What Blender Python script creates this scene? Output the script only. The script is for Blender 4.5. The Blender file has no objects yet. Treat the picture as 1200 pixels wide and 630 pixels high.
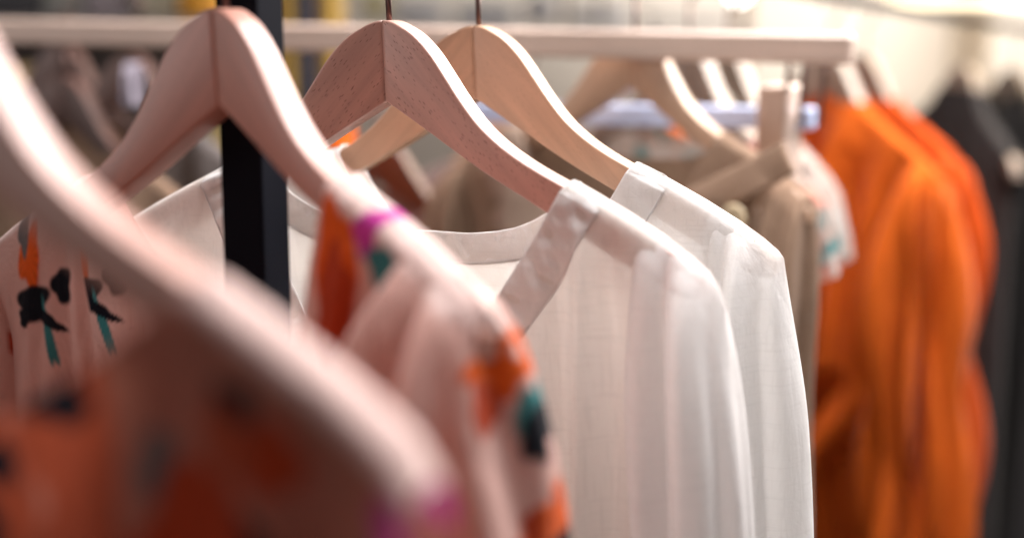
import bpy, math, random
import numpy as np
from mathutils import Vector, Matrix

C = bpy.context.scene.collection
rng = np.random.default_rng(7)
R = math.radians
sc = bpy.context.scene

# ------------------------------------------------------------------ camera frame
F = 1667.0            # focal length in pixels of a 1200 px wide picture
HOR = 20.0            # picture row of the horizon
EYE = 1.5
PITCH = math.atan((315 - HOR) / F)
FW = np.array([0, math.cos(PITCH), -math.sin(PITCH)])
UP = np.array([0, math.sin(PITCH), math.cos(PITCH)])
RT = np.array([1.0, 0, 0])
CAM = np.array([0, 0, EYE])


def at(px, py, d):
    """A point of the room seen at that place of the photo, d metres along the view axis."""
    return CAM + d * (((px - 600) / F) * RT - ((py - 315) / F) * UP + FW)


# ------------------------------------------------------------------ scene helpers
def tag(o, label=None, cat=None, group=None, kind=None):
    if label: o['label'] = label
    if cat: o['category'] = cat
    if group: o['group'] = group
    if kind: o['kind'] = kind
    return o


def empty(name, mat=None):
    o = bpy.data.objects.new(name, None)
    o.empty_display_size = .05
    C.objects.link(o)
    if mat is not None: o.matrix_world = mat
    return o


class MB:
    """Collects vertices and faces of one mesh object."""
    def __init__(s):
        s.v = []; s.f = []; s.col = []; s.uv = []

    def add(s, v, f, col=None, uv=None):
        n = sum(len(a) for a in s.v)
        v = np.asarray(v, float)
        s.v.append(v)
        s.f += [tuple(i + n for i in q) for q in f]
        if col is not None: s.col.append(np.asarray(col, float))
        if uv is not None: s.uv.append(np.asarray(uv, float))
        return s

    def grid(s, P, closed=False, col=None, uv=None, flip=False):
        """P: rows x cols x 3"""
        r, c = P.shape[:2]
        f = []
        for i in range(r - 1):
            for j in range(c if closed else c - 1):
                k = (j + 1) % c
                q = (i * c + j, i * c + k, (i + 1) * c + k, (i + 1) * c + j)
                f.append(q[::-1] if flip else q)
        return s.add(P.reshape(-1, 3), f, None if col is None else col.reshape(-1, 3), None if uv is None else uv.reshape(-1, 2))

    def box(s, c, size, m=None, bev=0.0):
        x, y, z = np.array(size) / 2
        if bev:
            b = min(bev, x * .9, y * .9, z * .9)
            pts = []
            for sx in (-1, 1):
                for sy in (-1, 1):
                    for sz in (-1, 1):
                        pts += [(sx * x, sy * (y - b), sz * (z - b)), (sx * (x - b), sy * y, sz * (z - b)), (sx * (x - b), sy * (y - b), sz * z)]
            import bmesh
            bm = bmesh.new()
            for p in pts: bm.verts.new(p)
            bmesh.ops.convex_hull(bm, input=bm.verts)
            bm.verts.ensure_lookup_table(); bm.verts.index_update()
            v = np.array([q.co[:] for q in bm.verts]); f = [tuple(q.index for q in fc.verts) for fc in bm.faces]
            bm.free()
        else:
            v = np.array([(a, b_, d) for a in (-x, x) for b_ in (-y, y) for d in (-z, z)])
            f = [(0, 1, 3, 2), (4, 6, 7, 5), (0, 4, 5, 1), (2, 3, 7, 6), (0, 2, 6, 4), (1, 5, 7, 3)]
        if m is not None: v = v @ np.array(m)[:3, :3].T
        return s.add(v + np.array(c), f)

    def bar(s, a, b, w, h, up=(0, 0, 1), bev=0.002):
        """A rectangular bar from a to b, w wide sideways and h high."""
        a = np.array(a, float); b = np.array(b, float)
        d = b - a; L = np.linalg.norm(d); d /= L
        up = np.array(up, float)
        sd = np.cross(d, up); sd /= np.linalg.norm(sd); u2 = np.cross(sd, d)
        return s.box((a + b) / 2, (L, w, h), np.stack([d, sd, u2], 1), bev)

    def tube(s, pts, r, n=10, cap=True):
        pts = np.array(pts, float)
        rr = np.full(len(pts), r) if np.isscalar(r) else np.array(r)
        rows = []
        t0 = np.gradient(pts, axis=0); t0 /= np.linalg.norm(t0, axis=1)[:, None]
        ref = np.array([0.13, 0.97, 0.2])
        for p, t, q in zip(pts, t0, rr):
            a = np.cross(t, ref); a /= np.linalg.norm(a); b = np.cross(t, a)
            an = np.linspace(0, 2 * np.pi, n, endpoint=False)
            rows.append(p + q * (np.cos(an)[:, None] * a + np.sin(an)[:, None] * b))
        rows = np.array(rows)
        s.grid(rows, closed=True)
        if cap:
            m = sum(len(a) for a in s.v) - len(pts) * n
            s.f.append(tuple(range(m, m + n))[::-1]); s.f.append(tuple(range(m + (len(pts) - 1) * n, m + len(pts) * n)))
        return s

    def build(s, name, mat, parent=None, smooth=True, solid=0.0, weld=False):
        me = bpy.data.meshes.new(name)
        V = np.concatenate(s.v)
        me.from_pydata(V.tolist(), [], s.f)
        if smooth:
            me.polygons.foreach_set('use_smooth', [True] * len(me.polygons))
        if s.col:
            a = me.color_attributes.new('print', 'FLOAT_COLOR', 'POINT')
            col = np.concatenate(s.col)
            a.data.foreach_set('color', np.c_[col, np.ones(len(col))].ravel())
        if s.uv:
            uv = np.concatenate(s.uv)
            l = me.uv_layers.new(name='grain')
            idx = np.zeros(len(me.loops), int); me.loops.foreach_get('vertex_index', idx)
            l.data.foreach_set('uv', uv[idx].ravel())
        me.update()
        o = bpy.data.objects.new(name, me)
        C.objects.link(o)
        me.materials.append(mat)
        if parent is not None: o.parent = parent
        if solid:
            m = o.modifiers.new('cloth_thickness', 'SOLIDIFY'); m.thickness = solid; m.offset = 0
        return o


# ------------------------------------------------------------------ materials
def newmat(name):
    m = bpy.data.materials.new(name); m.use_nodes = True
    nt = m.node_tree; nt.nodes.clear()
    out = nt.nodes.new('ShaderNodeOutputMaterial')
    return m, nt, out


def N(nt, t, **kw):
    n = nt.nodes.new(t)
    for k, v in kw.items():
        if k.startswith('i_'):
            n.inputs[k[2:].replace('_', ' ')].default_value = v
        else:
            setattr(n, k, v)
    return n


def ramp(nt, fac, stops):
    r = N(nt, 'ShaderNodeValToRGB')
    e = r.color_ramp.elements
    while len(e) < len(stops): e.new(.5)
    for q, (p, c) in zip(e, stops):
        q.position = p; q.color = (*c, 1) if len(c) == 3 else c
    nt.links.new(fac, r.inputs[0])
    return r.outputs[0]


def mixc(nt, fac, a, b, mode='MIX'):
    m = N(nt, 'ShaderNodeMix', data_type='RGBA', blend_type=mode)
    for s, v in ((0, fac), (6, a), (7, b)):
        if hasattr(v, 'is_output'): nt.links.new(v, m.inputs[s])
        else: m.inputs[s].default_value = v if s == 0 else (*v, 1)
    return m.outputs[2]


def wood(name, base, dark, rough=.42, fleck=1.0, coat=.25):
    """Beech: a pale ground, long soft bands and short dark flecks, all along the grain (u)."""
    m, nt, out = newmat(name)
    uv = N(nt, 'ShaderNodeUVMap', uv_map='grain')
    info = N(nt, 'ShaderNodeObjectInfo')
    off = N(nt, 'ShaderNodeVectorMath', operation='ADD'); nt.links.new(uv.outputs[0], off.inputs[0])
    comb = N(nt, 'ShaderNodeCombineXYZ'); nt.links.new(info.outputs['Random'], comb.inputs[2]); nt.links.new(comb.outputs[0], off.inputs[1])

    def mapped(sx, sy):
        mp = N(nt, 'ShaderNodeMapping'); mp.inputs['Scale'].default_value = (sx, sy, 7)
        nt.links.new(off.outputs[0], mp.inputs[0]); return mp.outputs[0]
    band = N(nt, 'ShaderNodeTexNoise', i_Scale=1.0, i_Detail=4.0, i_Roughness=.55); nt.links.new(mapped(9, 120), band.inputs['Vector'])
    c = mixc(nt, ramp(nt, band.outputs[0], [(.3, (0, 0, 0)), (.72, (1, 1, 1))]), tuple(np.array(base) * .84), tuple(np.minimum(np.array(base) * 1.08, .95)))
    fl = N(nt, 'ShaderNodeTexVoronoi', feature='F1', i_Scale=1.0, i_Randomness=1.0); nt.links.new(mapped(150, 760), fl.inputs['Vector'])
    gate = N(nt, 'ShaderNodeTexNoise', i_Scale=1.0, i_Detail=1.0); nt.links.new(mapped(45, 70), gate.inputs['Vector'])
    fm = ramp(nt, fl.outputs['Distance'], [(.12, (1, 1, 1)), (.27, (0, 0, 0))])
    gm = ramp(nt, gate.outputs[0], [(.36, (0, 0, 0)), (.56, (1, 1, 1))])
    mm = N(nt, 'ShaderNodeMath', operation='MULTIPLY'); nt.links.new(fm, mm.inputs[0]); nt.links.new(gm, mm.inputs[1])
    m2 = N(nt, 'ShaderNodeMath', operation='MULTIPLY'); nt.links.new(mm.outputs[0], m2.inputs[0]); m2.inputs[1].default_value = fleck
    c = mixc(nt, m2.outputs[0], c, dark)
    p = N(nt, 'ShaderNodeBsdfPrincipled', i_Roughness=rough)
    p.inputs['Coat Weight'].default_value = coat; p.inputs['Coat Roughness'].default_value = .45
    nt.links.new(c, p.inputs['Base Color'])
    bp = N(nt, 'ShaderNodeBump', i_Strength=.25, i_Distance=.0006); nt.links.new(m2.outputs[0], bp.inputs['Height']); bp.invert = True
    nt.links.new(bp.outputs[0], p.inputs['Normal'])
    nt.links.new(p.outputs[0], out.inputs[0])
    return m


def fabric(name, color=None, trans=.35, sheer=.0, attr=False, weave=900.0, wrinkle=.25, vary=.08, rough=1.0, sheen=.08):
    """Woven cloth: diffuse front, some light through it, a fine weave and small creases in the bump."""
    m, nt, out = newmat(name)
    tc = N(nt, 'ShaderNodeTexCoord')
    if attr:
        a = N(nt, 'ShaderNodeVertexColor', layer_name='print'); col = a.outputs[0]
    else:
        nz = N(nt, 'ShaderNodeTexNoise', i_Scale=14.0, i_Detail=5.0); nt.links.new(tc.outputs['Object'], nz.inputs['Vector'])
        c0 = np.array(color)
        col = mixc(nt, nz.outputs[0], tuple(c0 * (1 - vary)), tuple(np.minimum(c0 * (1 + vary), .95)))
        for sc_ in ((420, 420, 26), (30, 30, 520)):                     # slubs: thicker threads of warp and weft
            mp_ = N(nt, 'ShaderNodeMapping'); mp_.inputs['Scale'].default_value = sc_; nt.links.new(tc.outputs['Object'], mp_.inputs[0])
            sn = N(nt, 'ShaderNodeTexNoise', i_Scale=1.0, i_Detail=2.0); nt.links.new(mp_.outputs[0], sn.inputs['Vector'])
            col = mixc(nt, ramp(nt, sn.outputs[0], [(.55, (0, 0, 0)), (.75, (1, 1, 1))]), col, tuple(c0 * (1 - 1.2 * vary - .04)))
    mp = N(nt, 'ShaderNodeMapping'); mp.inputs['Scale'].default_value = (1, 1, .35); nt.links.new(tc.outputs['Object'], mp.inputs[0])
    n1 = N(nt, 'ShaderNodeTexNoise', i_Scale=38.0, i_Detail=4.0, i_Roughness=.5, i_Distortion=.6); nt.links.new(mp.outputs[0], n1.inputs['Vector'])
    wx = N(nt, 'ShaderNodeTexWave', wave_type='BANDS', bands_direction='X', i_Scale=weave, i_Distortion=1.0); nt.links.new(tc.outputs['Object'], wx.inputs['Vector'])
    wz = N(nt, 'ShaderNodeTexWave', wave_type='BANDS', bands_direction='Z', i_Scale=weave, i_Distortion=1.0); nt.links.new(tc.outputs['Object'], wz.inputs['Vector'])
    ad = N(nt, 'ShaderNodeMath', operation='MULTIPLY'); nt.links.new(wx.outputs[1], ad.inputs[0]); nt.links.new(wz.outputs[1], ad.inputs[1])
    n2 = N(nt, 'ShaderNodeTexNoise', i_Scale=120.0, i_Detail=3.0, i_Roughness=.6, i_Distortion=1.2); nt.links.new(tc.outputs['Object'], n2.inputs['Vector'])
    b0 = N(nt, 'ShaderNodeBump', i_Strength=wrinkle * .8, i_Distance=.0022); nt.links.new(n2.outputs[0], b0.inputs['Height'])
    b1 = N(nt, 'ShaderNodeBump', i_Strength=wrinkle, i_Distance=.010); nt.links.new(n1.outputs[0], b1.inputs['Height']); nt.links.new(b0.outputs[0], b1.inputs['Normal'])
    b2 = N(nt, 'ShaderNodeBump', i_Strength=.25, i_Distance=.0003); nt.links.new(ad.outputs[0], b2.inputs['Height']); nt.links.new(b1.outputs[0], b2.inputs['Normal'])
    p = N(nt, 'ShaderNodeBsdfPrincipled', i_Roughness=rough); p.inputs['Specular IOR Level'].default_value = .06
    p.inputs['Sheen Weight'].default_value = sheen; p.inputs['Sheen Roughness'].default_value = .4
    nt.links.new(col, p.inputs['Base Color']); nt.links.new(b2.outputs[0], p.inputs['Normal'])
    t = N(nt, 'ShaderNodeBsdfTranslucent'); nt.links.new(col, t.inputs[0]); nt.links.new(b2.outputs[0], t.inputs['Normal'])
    mx = N(nt, 'ShaderNodeMixShader'); mx.inputs[0].default_value = trans
    nt.links.new(p.outputs[0], mx.inputs[1]); nt.links.new(t.outputs[0], mx.inputs[2])
    last = mx.outputs[0]
    if sheer:
        tr = N(nt, 'ShaderNodeBsdfTransparent'); m3 = N(nt, 'ShaderNodeMixShader'); m3.inputs[0].default_value = sheer
        nt.links.new(last, m3.inputs[1]); nt.links.new(tr.outputs[0], m3.inputs[2]); last = m3.outputs[0]
    nt.links.new(last, out.inputs[0])
    return m


def plain(name, color, rough=.5, metal=0.0, noise=.06, scale=20.0, emit=None, es=1.0, spec=.5):
    m, nt, out = newmat(name)
    tc = N(nt, 'ShaderNodeTexCoord')
    nz = N(nt, 'ShaderNodeTexNoise', i_Scale=scale, i_Detail=4.0); nt.links.new(tc.outputs['Object'], nz.inputs['Vector'])
    c0 = np.array(color)
    col = mixc(nt, nz.outputs[0], tuple(c0 * (1 - noise)), tuple(np.minimum(c0 * (1 + noise), .98)))
    p = N(nt, 'ShaderNodeBsdfPrincipled', i_Roughness=rough, i_Metallic=metal)
    if metal == 0: p.inputs['Specular IOR Level'].default_value = spec
    nt.links.new(col, p.inputs['Base Color'])
    if emit:
        p.inputs['Emission Color'].default_value = (*emit, 1); p.inputs['Emission Strength'].default_value = es
    nt.links.new(p.outputs[0], out.inputs[0])
    return m


M = {
    'beech': wood('beech_wood', (.63, .37, .30), (.24, .09, .065), coat=.6),
    'beech_red': wood('reddish_beech_wood', (.50, .225, .165), (.2, .08, .05), fleck=.4, coat=.7),
    'beech_yellow': wood('honey_beech_wood', (.62, .385, .25), (.3, .15, .08), fleck=.4, coat=.6),
    'beech_pale': wood('pale_whitewashed_beech', (.74, .57, .48), (.4, .28, .2), fleck=.3),
    'ash': wood('dull_ash_wood', (.32, .255, .205), (.2, .16, .13), coat=0.0),
    'dark_wood': wood('dark_hanger_wood', (.11, .055, .045), (.04, .02, .015)),  # hanger wood darkened to stand for hangers in shade
    'bar': plain('steel_blue_reflection', (.50, .60, .86), .3),  # bluish reflection of the steel bar put into an even colour
    'hook': plain('dark_bronze_metal', (.16, .10, .09), .35, .9),
    'black': plain('black_powder_coated_steel', (.006, .007, .012), .75, 0, .1, 60, spec=.06),
    'white': fabric('white_linen', (.88, .87, .865), .38, .12, wrinkle=.28, vary=.02),
    'white_warm': fabric('cream_white_linen', (.87, .84, .805), .40, .14, wrinkle=.28, vary=.03),
    'white_band': fabric('white_linen_doubled', (.89, .88, .875), .42, .06, wrinkle=.3, vary=.02),
    'print': fabric('floral_printed_cotton', attr=True, trans=.2, wrinkle=.5),
    'taupe': fabric('taupe_cotton_drill', (.33, .22, .155), .12, wrinkle=.25),
    'taupe_light': fabric('taupe_facing', (.42, .31, .245), .1),
    'mauve': fabric('mauve_grey_wool', (.26, .20, .20), .1),
    'mauve_taupe': fabric('mauve_taupe_wool', (.27, .20, .185), .1),
    'lavender': fabric('lavender_silk', (.34, .31, .37), .2),
    'grey': fabric('warm_grey_cotton', (.15, .13, .125), .1),
    'brown': fabric('dark_brown_wool', (.06, .035, .03), .05),
    'orange': fabric('orange_viscose', (.60, .115, .014), .2, wrinkle=.5, vary=.15),
    'orange_red': fabric('orange_red_viscose', (.55, .080, .012), .2, wrinkle=.5, vary=.15),
    'charcoal': fabric('charcoal_wool', (.045, .042, .042), .05),
    'cream': fabric('cream_knit', (.75, .68, .58), .2),
    'navy': fabric('navy_denim', (.02, .035, .10), .05),
    'yellow': fabric('mustard_cotton', (.62, .42, .12), .15),
    'horn': plain('pale_horn', (.68, .55, .36), .35, 0, .15, 60),
    'hole': plain('dark_thread', (.08, .05, .03), .8),
    'steel': plain('brushed_steel', (.72, .74, .84), .3, 1.0),
}

# ------------------------------------------------------------------ the hanger
TAN = math.tan(R(10))      # both arms come forward of the middle joint
TH = .019                  # thickness of the wood
TOP = np.array([(0, 0), (.008, -.0012), (.0175, -.0052), (.027, -.0105), (.0353, -.0174), (.043, -.0255), (.05, -.0345), (.0644, -.0535), (.0788, -.0698), (.0959, -.0835), (.1149, -.0949), (.1382, -.106),
                (.1608, -.1156), (.19, -.1295), (.22, -.1455), (.236, -.1565), (.243, -.168)])
BOT = np.array([(0, -.0555), (.016, -.0644), (.0347, -.0749), (.0601, -.0897), (.0849, -.1034), (.1138, -.1178), (.1364, -.1292), (.17, -.147), (.21, -.166), (.235, -.1765), (.243, -.177)])


def smooth_interp(x, T):
    """Catmull-Rom through the table T."""
    x = np.asarray(x, float)
    xs, ys = T[:, 0], T[:, 1]
    d = np.gradient(ys, xs)
    if T is TOP: d[0] = 0
    i = np.clip(np.searchsorted(xs, x) - 1, 0, len(xs) - 2)
    h = xs[i + 1] - xs[i]; t = (x - xs[i]) / h
    return (2 * t**3 - 3 * t**2 + 1) * ys[i] + (t**3 - 2 * t**2 + t) * h * d[i] + (-2 * t**3 + 3 * t**2) * ys[i + 1] + (t**3 - t**2) * h * d[i + 1]


def frame(apex, th, ro):
    """Hanger frame: x along the hanger, y away from the viewer, z up; turned by th, tilted by ro."""
    th, ro = R(th), R(ro)
    X = np.array([math.cos(th), -math.sin(th), 0]); Y = np.array([math.sin(th), math.cos(th), 0]); Z = np.array([0, 0, 1.0])
    X2 = X * math.cos(ro) - Z * math.sin(ro); Z2 = X * math.sin(ro) + Z * math.cos(ro)
    m = Matrix.Identity(4)
    for i in range(3):
        m[i][0], m[i][1], m[i][2], m[i][3] = X2[i], Y[i], Z2[i], apex[i]
    return m


def arm_mb(sgn, nu=56):
    us = np.concatenate([[0.00008], np.linspace(.003, .05, 20), np.linspace(.055, .242, nu - 21)])
    zt = smooth_interp(us, TOP); zb = smooth_interp(us, BOT)
    r = .0018
    prof = []            # unit section: (y in 0..TH, a = 0 bottom, 1 top, inset)
    an = np.linspace(0, np.pi / 2, 4)
    sec = []
    for k in an: sec.append((r - r * math.cos(k), 1, -r + r * math.sin(k)))
    for k in an[::-1]: sec.append((TH - r + r * math.cos(k), 1, -r + r * math.sin(k)))
    r2 = .0014
    for k in an: sec.append((TH - r2 + r2 * math.cos(k), 0, r2 - r2 * math.sin(k)))
    for k in an[::-1]: sec.append((r2 - r2 * math.cos(k), 0, r2 - r2 * math.sin(k)))
    P = np.zeros((len(us), len(sec), 3)); UV = np.zeros((len(us), len(sec), 2))
    st = np.gradient(zt, us); sb = np.gradient(zb, us)
    a = R(46)
    for i, u in enumerate(us):
        for j, (y, tp, dz) in enumerate(sec):
            k = math.sqrt(1 + (st[i] if tp else sb[i]) ** 2)
            z = (zt[i] if tp else zb[i]) + dz * k
            P[i, j] = (sgn * u, y - TAN * u, z)
            UV[i, j] = (u * math.cos(a) - z * math.sin(a), u * math.sin(a) + z * math.cos(a) + y * .7 + sgn * .3)
    mb = MB()
    mb.grid(P, closed=True, uv=UV, flip=sgn < 0)
    n = len(sec); L = (len(us) - 1) * n
    mb.f.append(tuple(range(n))[::-sgn]); mb.f.append(tuple(range(L, L + n))[::sgn])
    return mb


def hook_mb():
    p = [(0, TH / 2 + .0005, -.012), (0, TH / 2 + .0005, .045)]
    cx, cz, rr = 0, .062, .0175
    p = [np.array(q) for q in p]
    for a in np.linspace(-90, 170, 26):
        p.append(np.array((rr * math.cos(R(a)), TH / 2 + .0005, cz + rr * math.sin(R(a)))))
    return MB().tube(np.array(p), .0021, 8)


ARM = {}


def hanger(name, m, mat, label, group, **kw):
    root = empty(name, m); tag(root, label, 'clothes hanger', group)
    for s in (1, -1):
        if (s, mat) not in ARM:
            o = arm_mb(s).build('arm', M[mat], root); ARM[(s, mat)] = o
            me = o.data; me.polygons.foreach_set('use_smooth', [len(p.vertices) == 4 for p in me.polygons])
        else:
            o = ARM[(s, mat)].copy(); C.objects.link(o); o.parent = root
    if 'hook' not in ARM: ARM['hook'] = hook_mb().build('hook', M['hook'], root)
    else:
        o = ARM['hook'].copy(); C.objects.link(o); o.parent = root
    return root


# ------------------------------------------------------------------ garments, in the frame of their hanger
CAPX = np.array([(.236, -.1555), (.246, -.163), (.254, -.173), (.259, -.186), (.262, -.202)])
SH = np.concatenate([TOP[:-2], CAPX])


def zsh(x):
    return np.interp(np.abs(x), SH[:, 0], SH[:, 1]) + .0042


def sstep(a, b, x):
    t = np.clip((x - a) / (b - a), 0, 1); return t * t * (3 - 2 * t)


class Garment:
    def __init__(g, un=.152, zf=-.27, zb=-.136, Wb=.217, L=.62, bulge=.035, folds=None, seed=1, amp=.010, vneck=1.7, unb=None, nx=150, nz=110, flare=0.0, off=0.0):
        g.off = off
        g.un, g.zf, g.zb, g.Wb, g.L, g.bulge, g.vneck, g.nx, g.nz = un, zf, zb, Wb, L, bulge, vneck, nx, nz
        g.folds = folds or []; g.amp = amp; g.flare = flare
        r = np.random.default_rng(seed)
        g.waves = [(r.uniform(22, 95), r.uniform(0, 6.28), r.uniform(-.14, .14), r.uniform(.5, 1.0)) for _ in range(7)]

    def ztop_front(g, x):
        a = np.clip(np.abs(x - g.off) / g.un, 0, 1)
        zn = g.zf + (zsh(g.off + np.sign(x - g.off) * g.un) - g.zf) * a ** g.vneck
        return np.where(np.abs(x - g.off) < g.un, zn, zsh(x))

    def ztop_back(g, x):
        a = np.clip(np.abs(x - g.off) / g.un, 0, 1)
        zn = g.zb + (zsh(g.off + np.sign(x - g.off) * g.un) - g.zb) * a ** 3.2
        return np.where(np.abs(x - g.off) < g.un, zn, zsh(x))

    def fold(g, x, d, ph=0.0):
        w = 0
        for k, p, sl, a in g.waves:
            w = w + a * (30 / k) ** .6 * np.sin(k * (x * (1 - .25 * d) + sl * d) + p + ph)
        w = w * g.amp * (1 - np.exp(-d / .16))
        for x0, wd, a, sl, d0 in g.folds:
            q = (x - x0 - sl * d) / wd
            w = w + a * np.exp(-q * q) * (1 - np.exp(-np.maximum(d - d0, 0) / .06))
        return w

    def ymid(g, x):
        return TH / 2 - TAN * np.abs(x)

    def close(g, x, d):
        W = g.Wb + g.flare * d
        c = np.clip(1 - (np.abs(x) / W) ** 6, 0, 1) ** .6
        return 1 - (1 - c) * sstep(.03, .085, d)

    def yfront(g, x, z):
        """Where the front of the cloth hangs, for a column x at height z."""
        ax = np.abs(x)
        soft = np.where(ax < g.un, g.un * .55 + .45 * ax ** 2 / g.un, ax)
        top = zsh(np.maximum(ax, g.un * .8))
        d = np.maximum(top - z, 0)
        y = -.0025 - TAN * soft - g.bulge * (1 - np.exp(-d / .22)) - g.fold(x, d) - .004 * (1 - np.exp(-d / .03))
        c = g.close(x, d)
        m = g.ymid(x)
        return m + (np.minimum(y, m - .0085) - m) * c

    def yback(g, x, z):
        ax = np.abs(x)
        d = np.maximum(zsh(np.maximum(ax, .08)) - z, 0)
        y = TH + .003 - TAN * np.sqrt(ax ** 2 + .02 ** 2) + .8 * g.bulge * (1 - np.exp(-d / .25)) + g.fold(x, d, 2.0) * .8
        m = g.ymid(x)
        return m + (np.maximum(y, m + .008) - m) * g.close(x, d)

    def body(g, name, mat, parent, paint=None):
        mb = MB()
        q = g.off + g.un * np.sin(np.linspace(-np.pi / 2, np.pi / 2, 800))     # columns spread evenly along the neckline
        arc = np.concatenate([[0], np.cumsum(np.abs(np.diff(q)) + .45 * np.abs(np.diff(g.ztop_front(q))))])
        n2 = int(g.nx * .7); n1 = max(8, int(g.nx * .22))
        xs = np.concatenate([np.linspace(-g.Wb, g.off - g.un, n1)[:-1], np.interp(np.linspace(0, arc[-1], n2), arc, q), np.linspace(g.off + g.un, g.Wb, n1)[1:]])
        tt = np.linspace(0, 1, g.nz) ** 1.5
        nxs = len(xs)
        for side in (0, 1):
            X = np.repeat(xs[None], g.nz, 0)
            top = g.ztop_back(xs) if side else g.ztop_front(xs)
            Z = top[None] + (-g.L - top[None]) * tt[:, None]
            D = top[None] - Z
            Y = g.yback(X, Z) if side else g.yfront(X, Z)
            over = np.where(np.abs(xs - g.off) >= g.un - 1e-6, 1.0, 0.0)[None]     # rolls over the arm at the shoulder
            k = 1 - over * np.exp(-D / .0019)
            m = g.ymid(X)
            Y = m + (Y - m) * k
            XX = X * (1 + g.flare * D / g.Wb)
            P = np.stack([XX, Y, Z], -1)
            mb.grid(P, col=paint(P, side) if paint else None, flip=bool(side))
        return mb.build(name, mat, parent)

    def collar(g, name, mat, parent, width=.021, lift=.0005, wr=.0014, paint=None, back=True, seed=3):
        """A band sewn round the neckline, front and back, over both shoulders."""
        r = np.random.default_rng(seed)
        crk = [(r.uniform(70, 520), r.uniform(-7, 7), r.uniform(0, 6.28), r.uniform(.25, .7)) for _ in range(12)]
        mb = MB()
        n = 260
        for side in ((0, 1) if back else (0,)):
            xs = g.off + g.un * np.sin(np.linspace(-np.pi / 2, np.pi / 2, n))
            f = g.ztop_back if side else g.ztop_front
            zs = f(xs)
            s = np.concatenate([[0], np.cumsum(np.hypot(np.diff(xs), np.diff(zs)))])
            tx, tz = np.gradient(xs), np.gradient(zs)
            ln = np.hypot(tx, tz); nx_, nz_ = tz / ln, -tx / ln          # points down and out of the opening
            rows = []
            w = width * (.72 if side else 1)
            for q in np.linspace(-.03, 1, 20):
                x = xs + nx_ * w * q; z = zs + nz_ * w * q
                z = np.minimum(z, zsh(x) + .0012)
                wrk = wr * sum(A * np.sin(s * k + m_ * q + p) for k, m_, p, A in crk) * np.sin(np.pi * np.clip(q, 0, 1)) ** .8
                roll = .0011 * np.sin(np.pi * np.clip(q, 0, 1))
                over = np.clip((zsh(x) - z) / .008, 0, 1) ** .5
                if side:
                    y0 = g.yback(x, z); m = g.ymid(x)
                    y = m + (y0 + lift * .6 + roll + wrk * .4 - m) * over
                else:
                    y0 = g.yfront(x, z); m = g.ymid(x)
                    y = m + (y0 - lift - roll - wrk - m) * over
                rows.append(np.stack([x, y, z], -1))
            P = np.array(rows)
            mb.grid(P, col=paint(P, side) if paint else None, flip=not side)
        return mb.build(name, mat, parent, solid=.0011)

    def seams(g, mat, parent, width=.03, x1=.197, arm=True):
        """Stitched lines: round the outer edge of the neck band and down each armhole."""
        for side in (0, 1):
            xs = g.off + g.un * np.sin(np.linspace(-np.pi / 2, np.pi / 2, 160))
            zs = (g.ztop_back if side else g.ztop_front)(xs)
            tx, tz = np.gradient(xs), np.gradient(zs); ln = np.hypot(tx, tz)
            w = width * (.72 if side else 1) * .97
            x = xs + tz / ln * w; z = zs - tx / ln * w
            k = z < zsh(x) - .010
            x, z = x[k], z[k]
            if side: y = g.yback(x, z) - .0012
            else: y = g.yfront(x, z) - .0014
            MB().tube(np.stack([x, y, z], 1), .00045, 6).build('neck_stitching', mat, parent)
        for sgn in (-1, 1) if arm else ():
            t = np.linspace(0, 1, 40)
            x = sgn * (x1 - .012 * t + .010 * t ** 2); z = zsh(x) - .016 - .12 * t
            MB().tube(np.stack([x, g.yfront(x, z) - .0004, z], 1), .0007, 6).build('armhole_seam', mat, parent)

    def sleeve(g, sgn, name, mat, parent, L=.5, a0=.030, a1=.036, b1=.042, lean=.07, fwd=.08, xc=.2285, paint=None, seed=5, amp=.006, folds=(), nphi=110, nz=100, puff=None):
        r = np.random.default_rng(seed)
        wv = [(r.integers(2, 9), r.uniform(0, 6.28), r.uniform(-14, 14), r.uniform(.4, 1)) for _ in range(6)]
        ph = np.linspace(0, 2 * np.pi, nphi, endpoint=False)
        d = (np.linspace(0, 1, nz) ** 1.6)[:, None] * L
        c, s = np.cos(ph)[None], np.sin(ph)[None]
        x0 = xc + a0 * c
        a = a0 + (a1 - a0) * sstep(0, .12, d)
        b = b1 * (1 - np.exp(-(d + .0003) / .030)) ** .75
        if puff is not None:
            a = a + puff[0] * np.sin(np.pi * np.clip(d / L, 0, 1)) ** .8; b = b + puff[0] * np.sin(np.pi * np.clip(d / L, 0, 1)) ** .8
        w = sum(q[3] * np.sin(q[0] * ph[None] + q[1] + q[2] * d) for q in wv) * amp * (1 - np.exp(-d / .08))
        for p0, wd, am, tw in folds:
            q = (np.angle(np.exp(1j * (ph[None] - p0 - tw * d)))) / wd
            w = w + am * np.exp(-q * q) * (1 - np.exp(-d / .05))
        x = xc + lean * d + (a + w * .7) * c
        y = g.ymid(x0) - fwd * d + (b + w) * s
        z = zsh(x0) - d * (1 + 0 * c)
        P = np.stack([sgn * x, y + 0 * x, z], -1)
        mb = MB().grid(P, closed=True, col=paint(P, 2) if paint else None, flip=sgn < 0)
        return mb.build(name, mat, parent)


# ------------------------------------------------------------------ floral prints
PINK = np.array((.67, .42, .37))
INK = np.array((.012, .014, .02)); ORANGE = np.array((.78, .13, .02)); RUST = np.array((.45, .06, .02)); TEAL = np.array((.05, .22, .23)); MAGENTA = np.array((.62, .06, .38)); GREYT = np.array((.16, .15, .15))


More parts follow.
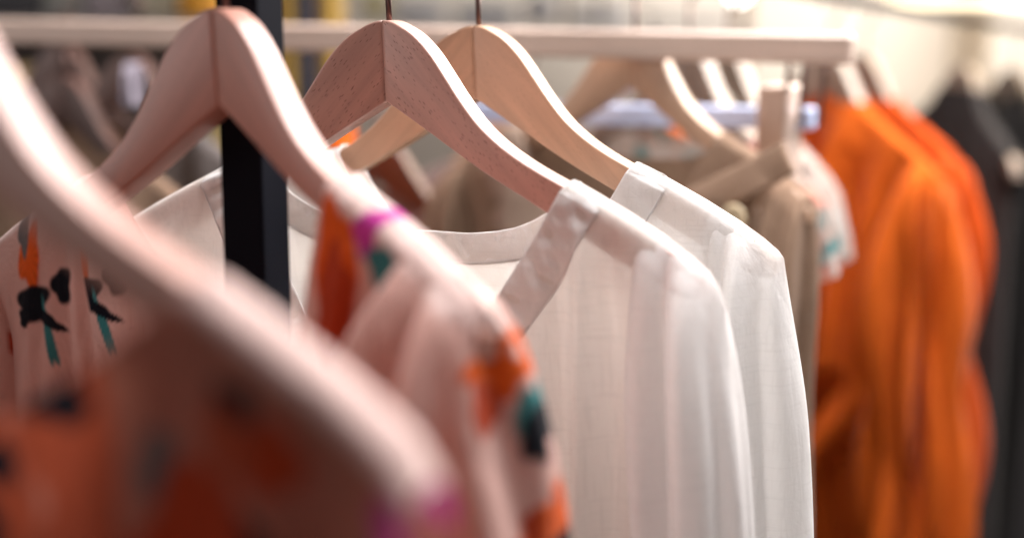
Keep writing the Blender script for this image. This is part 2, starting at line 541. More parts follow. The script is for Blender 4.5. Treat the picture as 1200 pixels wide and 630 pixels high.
def floral(fixed, seed, n=70, base=PINK, ext=(-.3, .3, -.75, 0), size=(.012, .030), keep=None, ora=.6, pale=None, slide=.6, over=True):
    """Printed cloth: petals with dark hearts, buds, leaves and stems; x and z place them on the cloth."""
    r = np.random.default_rng(seed)
    sh = list(fixed)
    for _ in range(n):
        x, z = r.uniform(ext[0], ext[1]), r.uniform(ext[2], ext[3])
        if keep is not None and keep(x, z): continue
        k = r.random(); q = r.uniform(*size); an = r.uniform(0, 3.14)
        if k < .38:
            sh.append((x, z, q, q * r.uniform(.6, 1), an, ORANGE if r.random() < ora else RUST, 2)); sh.append((x + q * .3, z + q * .2, q * .35, q * .3, an, INK, 2))
        elif k < .62: sh.append((x, z, q * .55, q * .45, an, INK, 2)); sh.append((x, z - q * 1.2, q * .1, q * 1.2, .15, GREYT, 2))
        elif k < .8: sh.append((x, z, q * .75, q * .28, an, TEAL, 2))
        elif k < .9: sh.append((x, z, q * .6, q * .5, an, MAGENTA, 2))
        else: sh.append((x, z, q * .9, q * .12, an, GREYT, 2))

    def paint(P, side):
        x, z = P[..., 0], P[..., 2]
        if side == 2: x = x + slide * P[..., 1]
        lit_edge = sstep(.012, .007, zsh(P[..., 0]) - z)[..., None] if pale is not None else 0  # pale strip painted along the shoulder line in place of top light
        col = np.repeat(np.repeat(base[None, None], P.shape[0], 0), P.shape[1], 1).astype(float)
        if pale is not None and not over: col = col * (1 - lit_edge) + pale * lit_edge
        for i, (cx, cz, ra, rb, an, c, sd) in enumerate(sh):
            if sd != 2 and sd != side: continue
            dx, dz = x - cx, z - cz
            m = (np.abs(dx) < 2 * max(ra, rb)) & (np.abs(dz) < 2 * max(ra, rb))
            if not m.any(): continue
            u = (dx * math.cos(an) + dz * math.sin(an)) / ra; v = (-dx * math.sin(an) + dz * math.cos(an)) / rb
            t = np.arctan2(v, u)
            rad = np.hypot(u, v) / (1 + .16 * np.sin(3 * t + i) + .09 * np.sin(5 * t + 2.3 * i))
            k = 1 - sstep(.86, 1.08, rad)
            k = (k * m)[..., None]
            shade = (1 - .25 * np.clip(rad, 0, 1) * np.sin(7 * t + i) ** 2)[..., None]
            col = col * (1 - k) + c * shade * k
        if pale is not None and over: col = col * (1 - lit_edge) + pale * lit_edge
        return np.clip(col, 0, 1)
    return paint


def new_thing(name, m, label, cat, group=None):
    return tag(empty(name, m), label, cat, group)


HANG = 'wooden hangers on the black rail'
# ---- frames of the hangers: apex pixel, distance, turn, tilt (fitted to the photo)
mA = frame(at(-140, -40, .56), 25, -2)
mB = frame(at(248, 10, .82), 42.5, -4)
mC = frame(at(447, 24, .98), 28, -2.5)
mD = frame(at(554, 30, 1.08), 26, -2)
mE = frame(at(738, 40, 1.50), 42, -1)
mG = frame(at(800, 44, 1.70), 57, -1)
mI = frame(at(846, 52, 1.92), 57, 1)

hanger('wooden_hanger', mA, 'beech_red', 'closest wooden hanger, heavily blurred, its bare arm crossing the pink floral dress', HANG)
hanger('wooden_hanger', mB, 'beech_red', 'reddish wooden hanger in front of the black post, carrying an open floral shirt', HANG)
hanger('wooden_hanger', mC, 'beech', 'sharply focused beech hanger with visible grain, holding the white blouse with a gathered neck band', HANG)
hanger('wooden_hanger', mD, 'beech_yellow', 'honey coloured wooden hanger just behind the sharp one, inside the second white blouse', HANG)
hanger('wooden_hanger', mE, 'beech_yellow', 'blurred wooden hanger under the wooden beam, inside the taupe coat', HANG)
hanger('wooden_hanger', mG, 'ash', 'pale blurred hanger second under the wooden beam, beyond the taupe coat hanger', HANG)

# ---- white blouses
gC = Garment(un=.136, off=.016, zf=-.265, zb=-.150, L=.60, seed=4, amp=.007, vneck=1.5, nx=220, nz=150,
             folds=[(.164, .006, .014, .02, .015), (.148, .008, -.008, .02, .03), (.186, .010, -.014, .0, .01), (.135, .010, .010, -.03, .05), (.115, .007, -.006, -.03, .08), (.09, .012, .012, -.02, .1), (.06, .014, .010, -.02, .1), (-.17, .012, .010, 0, .02), (-.205, .008, .007, 0, .02)])
t = new_thing('white_blouse', mC, 'sharp white linen blouse with a crinkled neck band on the focused hanger', 'blouse', 'white blouses')
gC.body('body', M['white_warm'], t)
gC.collar('neck_band', M['white_band'], t, width=.030, wr=.0016)
gC.seams(M['white_band'], t, arm=False)
gC.sleeve(1, 'sleeve', M['white'], t, seed=3, amp=.004, nphi=150, nz=140, folds=[(3.9, .25, .008, .9), (4.55, .20, -.020, -1.2), (5.05, .22, .012, -1.3), (5.6, .2, -.006, .7)])
gC.sleeve(-1, 'sleeve', M['white'], t, seed=8, amp=.005)

gD = Garment(un=.126, off=.012, zf=-.25, zb=-.21, L=.62, seed=9, amp=.006, vneck=1.5, nx=200, nz=130, folds=[(.155, .006, .006, .0, .02), (.168, .006, -.005, .0, .02), (.18, .008, .007, .0, .03)])
t = new_thing('white_blouse', mD, 'white blouse with a plain narrow neck facing, hanging behind the crinkle necked one', 'blouse', 'white blouses')
gD.body('body', M['white'], t)
gD.collar('neck_band', M['white_band'], t, width=.032, wr=.0003)
gD.seams(M['white_band'], t, .032, .206)
gD.sleeve(1, 'sleeve', M['white'], t, seed=12, xc=.220, amp=.004, L=.55, nphi=150, nz=140, folds=[(4.4, .18, -.018, -1.6), (4.85, .2, .012, -1.7), (5.4, .2, -.007, -.6)])
gD.sleeve(-1, 'sleeve', M['white'], t, seed=13, amp=.004)


# ---- floral garments
def hp(m, px, py, off=0.0):
    """Cloth coordinates (x, z) of the place on this hanger's front plane seen there in the photo."""
    inv = np.array(m.inverted())
    o = inv[:3, :3] @ CAM + inv[:3, 3]; d = inv[:3, :3] @ (at(px, py, 1) - CAM)
    s = 1
    for _ in range(3):
        k = -(o[1] + off + s * TAN * o[0]) / (d[1] + s * TAN * d[0]); p = o + k * d
        s2 = 1 if p[0] >= 0 else -1
        if s2 == s: break
        s = s2
    return p[0], p[2]


def spots(m, rows):
    out = []
    for px, py, ra, rb, an, c in rows:
        x, z = hp(m, px, py, 0); out.append((x, z, ra, rb, an, c, 2))
    return out


fB = spots(mB, [(437, 272, .010, .012, .3, MAGENTA), (458, 312, .011, .012, .3, TEAL), (412, 300, .016, .030, .2, ORANGE), (418, 330, .013, .02, .2, RUST), (355, 352, .014, .018, .5, ORANGE), (425, 380, .012, .022, .3, RUST), (385, 395, .010, .014, .6, ORANGE), (535, 440, .008, .02, .3, RUST), (470, 455, .007, .012, .3, GREYT), (505, 520, .010, .02, .2, RUST), (592, 434, .016, .012, 2.4, ORANGE),
                (582, 468, .007, .016, .3, RUST), (628, 486, .015, .013, .3, TEAL), (645, 500, .011, .016, .3, INK), (662, 602, .018, .022, .2, ORANGE), (660, 628, .02, .012, 0, INK), (590, 620, .01, .02, .2, RUST),
                (55, 298, .010, .020, .1, ORANGE), (40, 268, .006, .017, .35, GREYT), (8, 347, .010, .010, 0, INK), (66, 350, .014, .012, .5, INK), (60, 366, .008, .006, .6, INK), (86, 388, .0035, .022, .25, TEAL), (86, 372, .012, .004, 2.6, INK), (94, 331, .008, .012, 0, INK),
                (18, 405, .011, .020, .1, RUST)])
xb = [hp(mB, 200, 300)[0], hp(mB, 660, 300)[0]]
pB = floral(fB, 5, n=26, slide=.6, pale=np.array((.80, .62, .58)), over=False, keep=lambda x, z: z > -.30)  # pale: top light painted on the shirt's shoulder edge
pBS = floral([(.2215, -.178, .012, .009, .6, ORANGE, 2), (.2275, -.186, .010, .010, .2, ORANGE, 2), (.2195, -.197, .005, .012, .2, RUST, 2), (.2400, -.2045, .010, .010, .3, TEAL, 2), (.2425, -.216, .008, .013, .2, INK, 2), (.2460, -.262, .010, .016, .2, ORANGE, 2), (.240, -.256, .005, .010, .2, RUST, 2),
              (.2430, -.279, .012, .010, 0, INK, 2), (.2050, -.262, .006, .014, .4, RUST, 2), (.190, -.235, .008, .006, .3, ORANGE, 2), (.218, -.275, .007, .010, .3, ORANGE, 2), (.16, -.21, .01, .012, .3, ORANGE, 2), (.17, -.26, .009, .010, 0, INK, 2)], 8, n=24, slide=.6, pale=np.array((.80, .62, .58)), over=False, keep=lambda x, z: z > -.30)  # same painted top light along the sleeve head
gB = Garment(un=.122, zf=-.46, zb=-.20, L=.55, seed=21, amp=.011, vneck=3.0, nx=420, nz=220, folds=[(.19, .008, .012, .02, .02), (.165, .007, -.010, .0, .02), (.145, .006, .010, -.05, .02), (-.12, .006, .006, 0, .02), (-.15, .006, -.004, 0, .02)])
t = new_thing('floral_shirt', mB, 'pale pink shirt printed with poppies, hanging open in front of the black post', 'shirt', 'floral garments')
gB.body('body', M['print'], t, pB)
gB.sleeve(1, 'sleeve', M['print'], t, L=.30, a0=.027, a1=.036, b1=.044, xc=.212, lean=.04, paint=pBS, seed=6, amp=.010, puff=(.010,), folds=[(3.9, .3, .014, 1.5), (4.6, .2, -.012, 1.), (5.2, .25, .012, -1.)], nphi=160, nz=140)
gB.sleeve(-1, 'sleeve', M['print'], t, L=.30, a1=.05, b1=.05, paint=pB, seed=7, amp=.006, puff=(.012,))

DEEP = np.array((.42, .085, .04)); BRICK = np.array((.50, .19, .14))
fA = spots(mA, [(60, 560, .050, .040, .9, BRICK), (10, 560, .03, .05, 0, DEEP), (95, 490, .025, .02, .2, DEEP), (145, 500, .010, .05, .1, DEEP), (100, 455, .018, .011, .2, INK), (5, 515, .012, .018, 0, INK), (42, 535, .008, .012, .3, INK),
                (290, 480, .010, .012, .2, INK), (285, 512, .012, .014, .2, DEEP), (340, 530, .012, .013, .2, RUST), (215, 540, .010, .014, .2, GREYT), (150, 590, .008, .012, .2, GREYT), (515, 618, .020, .014, .2, MAGENTA), (20, 610, .03, .03, 0, DEEP), (25, 600, .010, .02, 0, INK), (130, 610, .026, .03, 0, DEEP),
                (310, 622, .014, .010, 0, INK), (250, 610, .03, .02, .7, RUST)])
pA = floral(fA, 11, n=34, base=np.array((.43, .165, .12)), size=(.006, .013), ora=.15, pale=np.array((.80, .60, .56)), keep=lambda x, z: z > -.215)  # lit shoulder strip painted pale; base and print carry the front's shade
gA = Garment(un=.165, zf=-.178, zb=-.205, L=.5, seed=31, Wb=.256, bulge=.022, amp=.006, vneck=2.2, nx=200, nz=140, folds=[(.2, .012, .006, 0, .02)])
t = new_thing('floral_dress', mA, 'sleeveless rust pink dress with dark flowers, closest to the viewer and strongly blurred', 'dress', 'floral garments')
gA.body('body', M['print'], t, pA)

# ---- garments further along the same rail
gE = Garment(un=.13, zf=-.30, zb=-.132, L=.75, seed=41, amp=.010, vneck=1.1, nx=110, nz=80, Wb=.21)
t = new_thing('taupe_coat', mE, 'taupe coat with wide lapels and a horn button, behind the white blouses', 'coat')
gE.body('body', M['taupe'], t)
gE.sleeve(1, 'sleeve', M['taupe'], t, L=.6, seed=42, xc=.212, lean=.0)
gE.sleeve(-1, 'sleeve', M['taupe'], t, L=.6, seed=43)


def lapel(g, sgn, parent, mat):
    """A turned-back lapel: a notched flap lying on the coat front along the neck opening."""
    mb = MB()
    n, k = 40, 14
    xs = g.un * np.linspace(1, .04, n); zs = g.ztop_front(xs)
    s = np.linspace(0, 1, n)
    w = np.interp(s, [0, .12, .30, .34, .42, 1], [.03, .055, .062, .048, .078, .0])
    rows = []
    for q in np.linspace(0, 1, k):
        x = xs + w * q; z = np.minimum(zs - .25 * w * q, zsh(x) + .004)
        y = g.yfront(x, z) - .004 - .010 * np.sin(np.pi * min(q * .8, 1)) - .004 * q
        rows.append(np.stack([sgn * x, y, z], -1))
    mb.grid(np.array(rows), flip=sgn > 0)
    return mb.build('lapel', mat, parent, solid=.003)


def leaf(g, m, poly, name, mat, parent, lift, curl):
    """A flat cut leaf of cloth (collar or lapel) lying on the coat front, its free edge lifting off."""
    a, b, c, d = [np.array(hp(m, *q)) for q in poly]          # a-b stitched edge, d-c free edge
    n, k = 24, 12
    rows = []
    for v in np.linspace(0, 1, k):
        p0 = a + (d - a) * v; p1 = b + (c - b) * v
        q = p0[None] + (p1 - p0)[None] * np.linspace(0, 1, n)[:, None]
        y = g.yfront(q[:, 0], q[:, 1]) - lift - curl * v * v - .004 * math.sin(math.pi * v)
        rows.append(np.stack([q[:, 0], y, q[:, 1]], 1))
    return MB().grid(np.array(rows)).build(name, mat, parent, solid=.003)


lapel(gE, -1, t, M['taupe_light'])
leaf(gE, mE, [(812, 226), (926, 166), (946, 200), (876, 238)], 'collar', M['taupe'], t, .010, .010)
leaf(gE, mE, [(950, 372), (900, 240), (866, 300), (905, 440)], 'lapel', M['taupe_light'], t, .010, .008)


def button(parent, pos, r=.013):
    b = MB()
    prof = [(0, -.0012), (r * .62, -.0012), (r * .78, -.003), (r * .95, -.0026), (r, 0), (r * .9, .002), (0, .002)]
    an = np.linspace(0, 2 * np.pi, 28, endpoint=False)
    P = np.array([[(pos[0] + q * math.cos(a), pos[1] + y, pos[2] + q * math.sin(a)) for a in an] for q, y in prof])
    b.grid(P, closed=True)
    o = b.build('button', M['horn'], parent)
    h = MB()
    for dx in (-1, 1):
        for dz in (-1, 1):
            h.tube([(pos[0] + dx * r * .25, pos[1] - .0020, pos[2] + dz * r * .25), (pos[0] + dx * r * .25, pos[1] + .001, pos[2] + dz * r * .25)], r * .12, 8)
    h.build('thread_hole', M['hole'], o)


bx, bz = hp(mE, 884, 252)
button(t, (bx, float(gE.yfront(np.array(bx), np.array(bz))) - .030, bz), .0145)

CREAMB = np.array((.44, .36, .32))
for m_, sd, lab in ((mG, 51, 'cream blouse with pink and green print and frilled sleeve, behind the taupe coat'), (mI, 52, 'pale printed blouse with curled frill hanging last before the orange jackets')):
    r_ = np.random.default_rng(sd); p_ = floral([(r_.uniform(-.28, .28), r_.uniform(-.5, -.08), r_.uniform(.012, .03), r_.uniform(.008, .02), r_.uniform(0, 3), [TEAL, GREYT, np.array((.62, .28, .22)), np.array((.5, .46, .43))][i % 4], 2) for i in range(110)], sd, n=0, base=CREAMB)
    g_ = Garment(L=.5, seed=sd, nx=70, nz=60)
    t = new_thing('printed_blouse', m_, lab, 'blouse', 'pale printed blouses')
    g_.body('body', M['print'], t, p_)
    g_.sleeve(1, 'sleeve', M['print'], t, L=.075, a1=.040, b1=.045, lean=.12, amp=.012, paint=p_, seed=sd, nphi=50, nz=40)
    g_.sleeve(-1, 'sleeve', M['print'], t, L=.10, paint=p_, seed=sd + 1, nphi=50, nz=40)
hanger('wooden_hanger', mI, 'ash', 'pale wooden hanger farthest along the black rail, inside the frilled blouse', HANG)

# ---- the black rack: rail above the picture, post behind the floral shirt
RZ = EYE + .095
t = new_thing('clothes_rack', Matrix.Identity(4), 'black square steel clothes rack whose post stands between the floral shirt and white blouse', 'clothes rack')
pts = [np.array(m.translation) for m in (mA, mB, mC, mD, mE, mG, mI)]
mb = MB()
rail = [p + np.array((0, .006, RZ - p[2] - .014)) for p in pts]
rail = [rail[0] + (rail[0] - rail[1]) * 1.5] + rail + [rail[-1] + (rail[-1] - rail[-2])]
mb.tube(rail, .009, 12); mb.build('rail', M['black'], t)
pb = at(298, 200, .875)
mb = MB(); mb.box((pb[0], pb[1], .85), (.030, .030, 1.7), Matrix.Rotation(R(-24), 3, 'Z'), .0015); mb.build('post', M['black'], t, smooth=False)
mb = MB(); mb.bar((pb[0], pb[1], RZ + .03), (rail[3][0], rail[3][1], RZ + .03), .025, .02); mb.build('bracket', M['black'], t, smooth=False)
mb = MB(); mb.box((pb[0], pb[1], .01), (.4, .4, .02), None, .003); mb.build('foot_plate', M['black'], t, smooth=False)


# ------------------------------------------------------------------ background: wooden frame with a steel bar
def uvbox(o):
    """Grain coordinates along the longest side."""
    me = o.data
    V = np.array([v.co[:] for v in me.vertices])
    c = V.mean(0); U, S, W = np.linalg.svd(V - c)
    q = (V - c) @ W.T
    uv = np.c_[q[:, 0], q[:, 1] + .6 * q[:, 2]]
    l = me.uv_layers.new(name='grain')
    idx = np.zeros(len(me.loops), int); me.loops.foreach_get('vertex_index', idx)
    l.data.foreach_set('uv', uv[idx].ravel())
    return o


t = new_thing('wooden_display_frame', Matrix.Identity(4), 'pale wooden frame with a horizontal beam, short upright and steel bar behind the blouses', 'display frame')
b0, b1 = at(-120, 34, 1.80), at(1000, 58, 1.40)
mb = MB(); mb.bar(b0, b1, .03, .030, bev=.0035); uvbox(mb.build('beam', M['beech_pale'], t, smooth=False))
u0 = at(915, 100, 1.47)
mb = MB(); mb.box((u0[0], u0[1], u0[2] / 2), (.031, .060, u0[2]), Matrix.Rotation(R(-28), 3, 'Z'), .002); uvbox(mb.build('upright', M['beech_pale'], t, smooth=False))
mb = MB(); mb.bar(at(520, 131, 1.68), at(954, 139, 1.48), .02, .023, bev=.002); mb.build('steel_bar', M['bar'], t, smooth=False)
for px in (926, 944, 968):
    mb = MB(); p0, p1 = at(px, 66, 1.43), at(px, 142, 1.50)
    mb.tube([p0, (p0[0], p0[1] + .02, p1[2])], .0028, 8); mb.build('hanging_rod', M['hook'], t)


# ------------------------------------------------------------------ background: other garments on racks behind
def bg_item(name, px, py, d, th, mat, label, cat, group=None, hang='beech_yellow', L=.7, seed=1, sl=.55, ro=0, un=.12, zf=-.2, zb=-.136, sleeves=True, amp=.012, bulge=.05, hlabel=None, paint=None, folds=None, pull=0.0):
    m = frame(at(px, py, d), th, ro)
    hanger('wooden_hanger', m, hang, hlabel or ('blurred hanger holding the ' + label.split(',')[0]), 'wooden hangers on the racks behind')
    g = Garment(un=un, zf=zf, zb=zb, L=L, seed=seed, amp=amp, bulge=bulge, nx=110, nz=80, folds=folds)
    t = new_thing(name, m, label, cat, group)
    g.body('body', M[mat], t, paint)
    if sleeves:
        g.sleeve(1, 'sleeve', M[mat], t, L=sl, seed=seed + 1, nphi=48, nz=50, paint=paint, amp=amp)
        g.sleeve(-1, 'sleeve', M[mat], t, L=sl, seed=seed + 2, nphi=48, nz=50, paint=paint, amp=amp)
    return m


OJ = 'orange jackets on the rack behind'
q1 = bg_item('orange_jacket', 968, 60, 2.10, 57, 'orange', 'front orange jacket, the wider of the two, beside the taupe coat', 'jacket', OJ, L=.8, seed=61, folds=[(.30, .014, -.060, -.50, .36), (.35, .016, .03, -.50, .3), (.02, .010, -.02, .05, .08), (.06, .010, .02, -.05, .05), (.10, .008, -.025, .03, .08), (.145, .008, .02, .0, .05), (.17, .008, -.02, .02, .1), (-.05, .01, -.02, .03, .08), (.06, .03, .03, -.2, .1), (.10, .02, -.03, -.1, .05)], un=.085, zf=-.076, zb=-.066, sl=.7, amp=.022, hang='ash')
q2 = bg_item('orange_jacket', 1008, 62, 2.30, 57, 'orange_red', 'deeper orange jacket hanging behind the other one, next to the charcoal coat', 'jacket', OJ, L=.8, seed=64, un=.085, zf=-.076, zb=-.066, sl=.7, amp=.022, hang='ash')
q3 = bg_item('charcoal_coat', 1128, 76, 2.55, 76, 'charcoal', 'narrow charcoal coat seen side on, beyond the orange jackets', 'coat', L=.95, seed=67, un=.06, zf=-.04, zb=-.03, hang='ash', amp=.006, bulge=.02, sleeves=False)
q5 = bg_item('black_dress', 1186, 80, 2.85, 74, 'charcoal', 'long black dress half hidden behind the charcoal coat', 'dress', L=1.2, seed=75, un=.06, zf=-.07, zb=-.03, hang='ash', amp=.012, bulge=.03, sleeves=False)
# rail over them
t = new_thing('clothes_rack', Matrix.Identity(4), 'thin black rack whose rail carries the orange jackets and charcoal coat', 'clothes rack')
mb = MB(); pr = [np.array(m.translation) + np.array((0, .006, .081)) for m in (q1, q2, q3, q5)]
pr = [pr[0] + (pr[0] - pr[1])] + pr + [pr[-1] + 1.0 * (pr[-1] - pr[-2])]
mb.tube(pr, .009, 10); mb.build('rail', M['black'], t)
mb = MB(); mb.tube([(pr[-1][0], pr[-1][1], 0), pr[-1]], .012, 10); mb.build('post', M['black'], t)

# between the hangers: a second row of folded and hanging clothes
LG = 'muted garments in the second row'
w = []
w.append(bg_item('mauve_cardigan', 438, 158, 1.75, 24, 'mauve', 'mauve grey cardigan seen through the gap under the focused hanger', 'cardigan', LG, seed=81, zf=-.10, zb=-.07, un=.10, hang='dark_wood', amp=.02))
w.append(bg_item('taupe_jacket', 610, 118, 2.0, 24, 'mauve_taupe', 'dusty taupe jacket seen between the two beech hangers', 'jacket', LG, seed=84, zf=-.14, un=.10, amp=.02))
w.append(bg_item('orange_shirt', 762, 96, 2.2, 58, 'orange', 'small orange shirt glimpsed under the pale blue bar', 'shirt', seed=87, zf=-.035, zb=-.028, L=.4, un=.05))
w.append(bg_item('orange_shirt', 398, 100, 1.75, 80, 'orange', 'orange red shirt glimpsed below the focused hanger, beside the honey hanger', 'shirt', seed=88, zf=-.05, zb=-.03, L=.3, un=.04, sleeves=False, bulge=.012, amp=.003))
w.append(bg_item('grey_coat', 150, 62, 1.9, 30, 'grey', 'warm grey coat hanging between the closest hanger and the reddish one', 'coat', LG, seed=90, zf=-.25, un=.12, hang='dark_wood', amp=.02))
w.append(bg_item('brown_coat', 70, 50, 2.05, 30, 'brown', 'dark brown coat behind the grey coat under the beam', 'coat', LG, seed=93, zf=-.22, hang='dark_wood', amp=.02))
w.append(bg_item('taupe_shirt', 72, 90, 1.8, 28, 'taupe', 'taupe shirt low behind the closest hanger', 'shirt', LG, seed=96, zf=-.09, zb=-.05, hang='dark_wood', amp=.02))
mb = MB()
mb.tube([at(-300, -60, 2.0), at(900, -60, 2.0)], .009, 10)
o = mb.build('wall_rail', M['black']); tag(o, 'black horizontal rail high behind the second row of clothes', 'rail')
# navy trousers folded over a bar, and a lavender scarf: cloths hung over their middle
def draped(name, px0, px1, pt, pl, d, mat, label, cat, seed, amp=.006):
    a, b = at(px0, pt, d), at(px1, pt, d)
    h = (pl - pt) / F * d
    r = np.random.default_rng(seed)
    x = np.linspace(0, 1, 40); s_ = np.linspace(-1, 1, 60)
    rows = []
    for q in s_:
        z = -h * max(abs(q) - .06, 0) / .94 - (0.012 * (1 - math.cos(min(abs(q) / .06, 1) * math.pi / 2)))
        y = .014 * np.clip(q / .06, -1, 1) + amp * np.sin(x * 11 + seed + q) * min(abs(q) * 3, 1)
        rows.append(np.stack([a[0] + (b[0] - a[0]) * (x + .04 * q * np.sin(5 * x)), a[1] + y, a[2] + z + 0 * x], -1))
    o = MB().grid(np.array(rows)).build(name, M[mat], None, solid=.004)
    return tag(o, label, cat)


draped('navy_trousers', 572, 660, 214, 420, 1.72, 'navy', 'navy trousers folded low behind the sharp hanger arm', 'trousers', 3)
draped('lavender_scarf', 147, 163, 74, 112, 1.78, 'lavender', 'small pale lavender scarf over the grey coat, beside the reddish hanger', 'scarf', 5)
# ------------------------------------------------------------------ room
def sheet(name, pts, mat, kind='structure'):
    o = MB().add(pts, [tuple(range(len(pts)))]).build(name, mat, None, smooth=False); o['kind'] = kind; return o


sheet('floor', [(-6, -3, 0), (6, -3, 0), (6, 7, 0), (-6, 7, 0)], plain('dark_floor', (.10, .09, .085), .4, 0, .25, 3))
sheet('wall', [(-6, 5.2, 0), (6, 5.2, 0), (6, 5.2, 3.6), (-6, 5.2, 3.6)], plain('cream_plaster', (.66, .61, .56), .8, 0, .04, 4))


def block(name, px0, py0, px1, py1, d, depth, mat, label, cat, group=None, yaw=0, bev=.012, parent=None):
    p, q = at(px0, py0, d), at(px1, py1, d)
    c = (p + q) / 2; c[1] = p[1] + depth / 2
    mb = MB(); mb.box(c, (abs(q[0] - p[0]), depth, abs(p[2] - q[2])), Matrix.Rotation(R(yaw), 3, 'Z'), bev)
    o = mb.build(name, mat, parent, smooth=False)
    return tag(o, label, cat, group) if label else o


def to_floor(px, d):
    return 315 + F * (EYE - .0) / d * 1.02


P_ = lambda n, c, r=.7: plain(n, c, r, 0, .12, 12)
# a dark grey partition behind the closest hangers, with a shelf of boxes
t = new_thing('shelf_unit', Matrix.Identity(4), 'dark grey shelf unit behind the closest hangers with boxes on its boards', 'shelf unit')
block('back_panel', -420, -120, 330, 1400, 3.7, .03, P_('grey_panel', (.14, .125, .125)), None, None, parent=t, bev=.004)
for py, n in ((24, 'board'), (190, 'board'), (330, 'board')):
    block(n, -420, py, 330, py + 12, 3.2, .48, P_('grey_board', (.25, .22, .21)), None, None, parent=t, bev=.003)
SB = 'boxes on the grey shelf unit'
for x0, x1, y0, c, lab in ((-70, 42, -60, (.03, .03, .035), 'black box on the top board of the grey shelf unit'), (46, 88, -50, (.20, .20, .19), 'grey box beside the black one on the top board'), (92, 150, -70, (.22, .19, .21), 'mauve grey box in the middle of the top board'),
                           (154, 204, -40, (.34, .31, .24), 'khaki box beside the mauve one on the top board'), (208, 246, -55, (.75, .36, .04), 'orange yellow box at the end of the top board')):
    block('storage_box', x0, y0, x1, 23, 3.3, .25, P_('card_' + lab.split()[0], c), lab, 'box', SB)
for x0, x1, y0, c, lab in ((-10, 48, 80, (.62, .44, .2), 'tan box on the middle board of the grey shelf unit'), (60, 120, 120, (.08, .05, .045), 'dark brown box low on the middle board'), (190, 262, 110, (.45, .36, .17), 'mustard box on the middle board by the black post')):
    block('storage_box', x0, y0, x1, 189, 3.3, .25, P_('card_' + lab.split()[0], c), lab, 'box', SB)
# narrow dark display column and mustard panel seen between the two middle hangers
block('display_column', 338, -200, 362, 1800, 2.6, .05, P_('navy_lacquer', (.012, .014, .03)), 'narrow navy display column between the reddish hanger and the sharp one', 'column')
t = new_thing('mustard_curtain', Matrix.Identity(4), 'mustard yellow curtain hanging beyond the navy display column', 'curtain')
x = np.linspace(0, 1, 90)
pa, pb_ = at(290, -150, 3.0), at(398, -150, 3.0)
rows = []
for z in np.linspace(pa[2], .9, 20):
    rows.append(np.stack([pa[0] + (pb_[0] - pa[0]) * x, pa[1] + .03 * np.sin(x * 26 + .6 * z) + 0 * x, z + 0 * x], -1))
mb = MB(); mb.grid(np.array(rows)); mb.build('cloth', M['yellow'], t, solid=.004)
# pale wall shelves across the middle
t = new_thing('wall_shelf', Matrix.Identity(4), 'pale grey wall shelf high up behind the beam, with thin upright rods', 'shelf')
block('board', 405, 27, 890, 33, 4.3, .4, P_('grey_lacquer', (.45, .44, .45)), None, None, parent=t, bev=.004)
block('board', 405, -52, 890, -44, 4.3, .4, M['steel'], None, None, parent=t, bev=.004)
for px in (664, 702):
    mb = MB(); mb.tube([at(px, -52, 4.28), at(px, 30, 4.28)], .010, 8); mb.build('rod', M['hook'], t)
block('upright', 877, -400, 893, 1200, 4.2, .06, P_('tan_wood', (.36, .27, .18)), None, None, parent=t, bev=.004)
WB = 'folded clothes on the pale wall shelf'
for x0, x1, y0, c, lab in ((418, 452, -14, (.48, .44, .30), 'folded khaki cloth first on the pale wall shelf'), (458, 520, 2, (.36, .37, .42), 'low folded grey blue cloth on the pale wall shelf'), (530, 606, 8, (.16, .18, .24), 'dark slate folded cloth on the pale wall shelf'), (612, 655, -6, (.42, .42, .46), 'pale grey folded cloth beside the dark slate one'),
                           (670, 740, 10, (.34, .35, .40), 'flat bluish grey cloth in the middle of the pale wall shelf'), (760, 860, 14, (.55, .52, .5), 'wide pale folded cloth last on the pale wall shelf')):
    block('folded_cloth', x0, y0, x1, 26.5, 4.33, .3, fabric('cloth_' + lab.split()[1] + str(x0), c, .05), lab, 'folded clothes', WB, bev=.03)
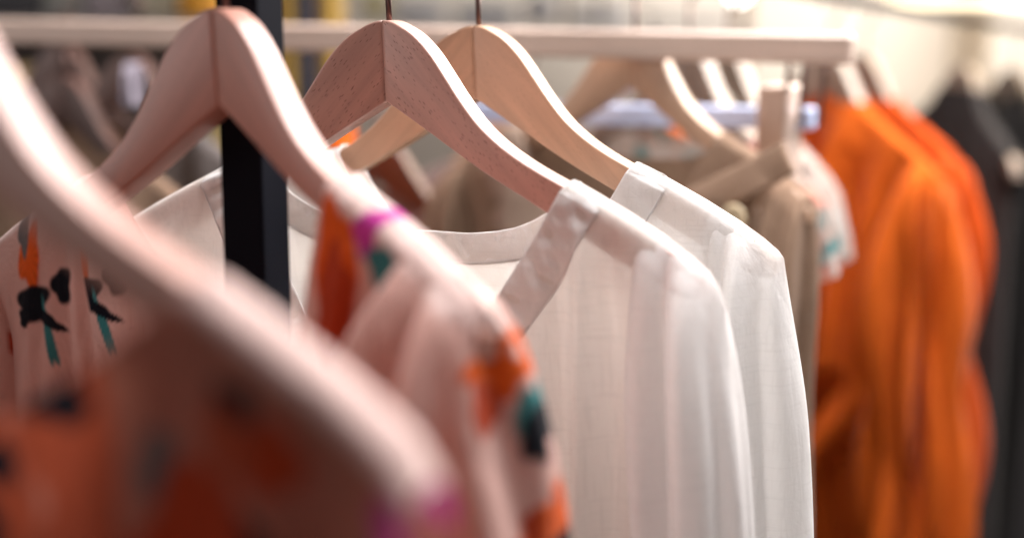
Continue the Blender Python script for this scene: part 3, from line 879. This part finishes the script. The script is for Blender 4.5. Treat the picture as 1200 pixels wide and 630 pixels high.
# cream shelving at the bright end
t = new_thing('cream_shelving', Matrix.Identity(4), 'cream shelving with an added glowing strip above the orange jackets', 'shelving')
for py in (250,):
    block('board', 990, py, 1420, py + 9, 4.6, .45, P_('cream_lacquer', (.62, .54, .42)), None, None, parent=t, bev=.004)
block('side_panel', 1176, -200, 1172, 1100, 4.62, .42, P_('cream_side', (.6, .52, .42)), None, None, parent=t, bev=.004)
block('glow_strip', 1000, -3, 1240, 4, 4.6, .05, plain('warm_strip', (.9, .8, .6), .5, emit=(1, .80, .52), es=3), None, None, parent=t, bev=.004)  # added emissive strip, stands for a warm glow of the lens
mb = MB(); c0 = at(866, -9, 3.9)
an = np.linspace(0, np.pi, 12)
mb.grid(np.array([[c0 + .024 * np.array((math.sin(a) * math.cos(b), math.sin(a) * math.sin(b), math.cos(a))) for b in np.linspace(0, 2 * np.pi, 20, endpoint=False)] for a in an]), closed=True)
t = new_thing('pendant_lamp', Matrix.Identity(4), 'small lit round lamp over the end of the wooden beam', 'lamp')
mb.build('bulb', plain('lit_bulb', (1, 1, 1), .5, emit=(1, .95, .9), es=8), t)
mb = MB(); mb.tube([c0 + np.array((0, 0, .02)), c0 + np.array((0, 0, 1.2))], .004, 8); mb.build('cord', M['black'], t)

world = bpy.data.worlds.new('World'); sc.world = world; world.use_nodes = True
bg = world.node_tree.nodes['Background']; bg.inputs[0].default_value = (1, .82, .77, 1); bg.inputs[1].default_value = .145


def area(name, loc, to, size, power, col=(1, 1, 1), size_y=None):
    l = bpy.data.lights.new(name, 'AREA'); l.energy = power; l.color = col
    l.shape = 'RECTANGLE'; l.size = size; l.size_y = size_y or size
    o = bpy.data.objects.new(name, l); C.objects.link(o)
    o.location = loc
    o.rotation_euler = (Vector(to) - Vector(loc)).to_track_quat('-Z', 'Y').to_euler()
    return o


area('ceiling_lamp', (.6, 1.5, 2.5), (-.1, .95, 1.35), 1.0, 120, (1, .96, .95), 2.2)
area('left_fill', (-3.0, .85, 1.9), (0, 1.0, 1.3), 1.4, 16, (1, .91, .88))  # added soft fill from the left, no window is seen there
area('back_lamp', (1.7, 4.0, 3.0), (1.6, 5.2, 1.5), 1.6, 150, (1, .93, .84))

area('warm_fill', (1.25, 2.7, 2.5), (.52, 2.1, 1.35), .35, 16, (1, .74, .38))  # added lamp, turns the tops of the orange jackets golden

cam = bpy.data.cameras.new('camera'); co = bpy.data.objects.new('camera', cam); C.objects.link(co)
co.location = CAM.tolist(); co.rotation_euler = (math.pi / 2 - PITCH, 0, 0)
cam.sensor_width = 36; cam.lens = 36 * F / 1200; cam.clip_end = 100; cam.clip_start = .02
cam.dof.use_dof = True; cam.dof.focus_distance = .99; cam.dof.aperture_fstop = 50 / 28
sc.camera = co
sc.view_settings.view_transform = 'Standard'; sc.view_settings.look = 'None'; sc.view_settings.exposure = 0; sc.view_settings.gamma = 1
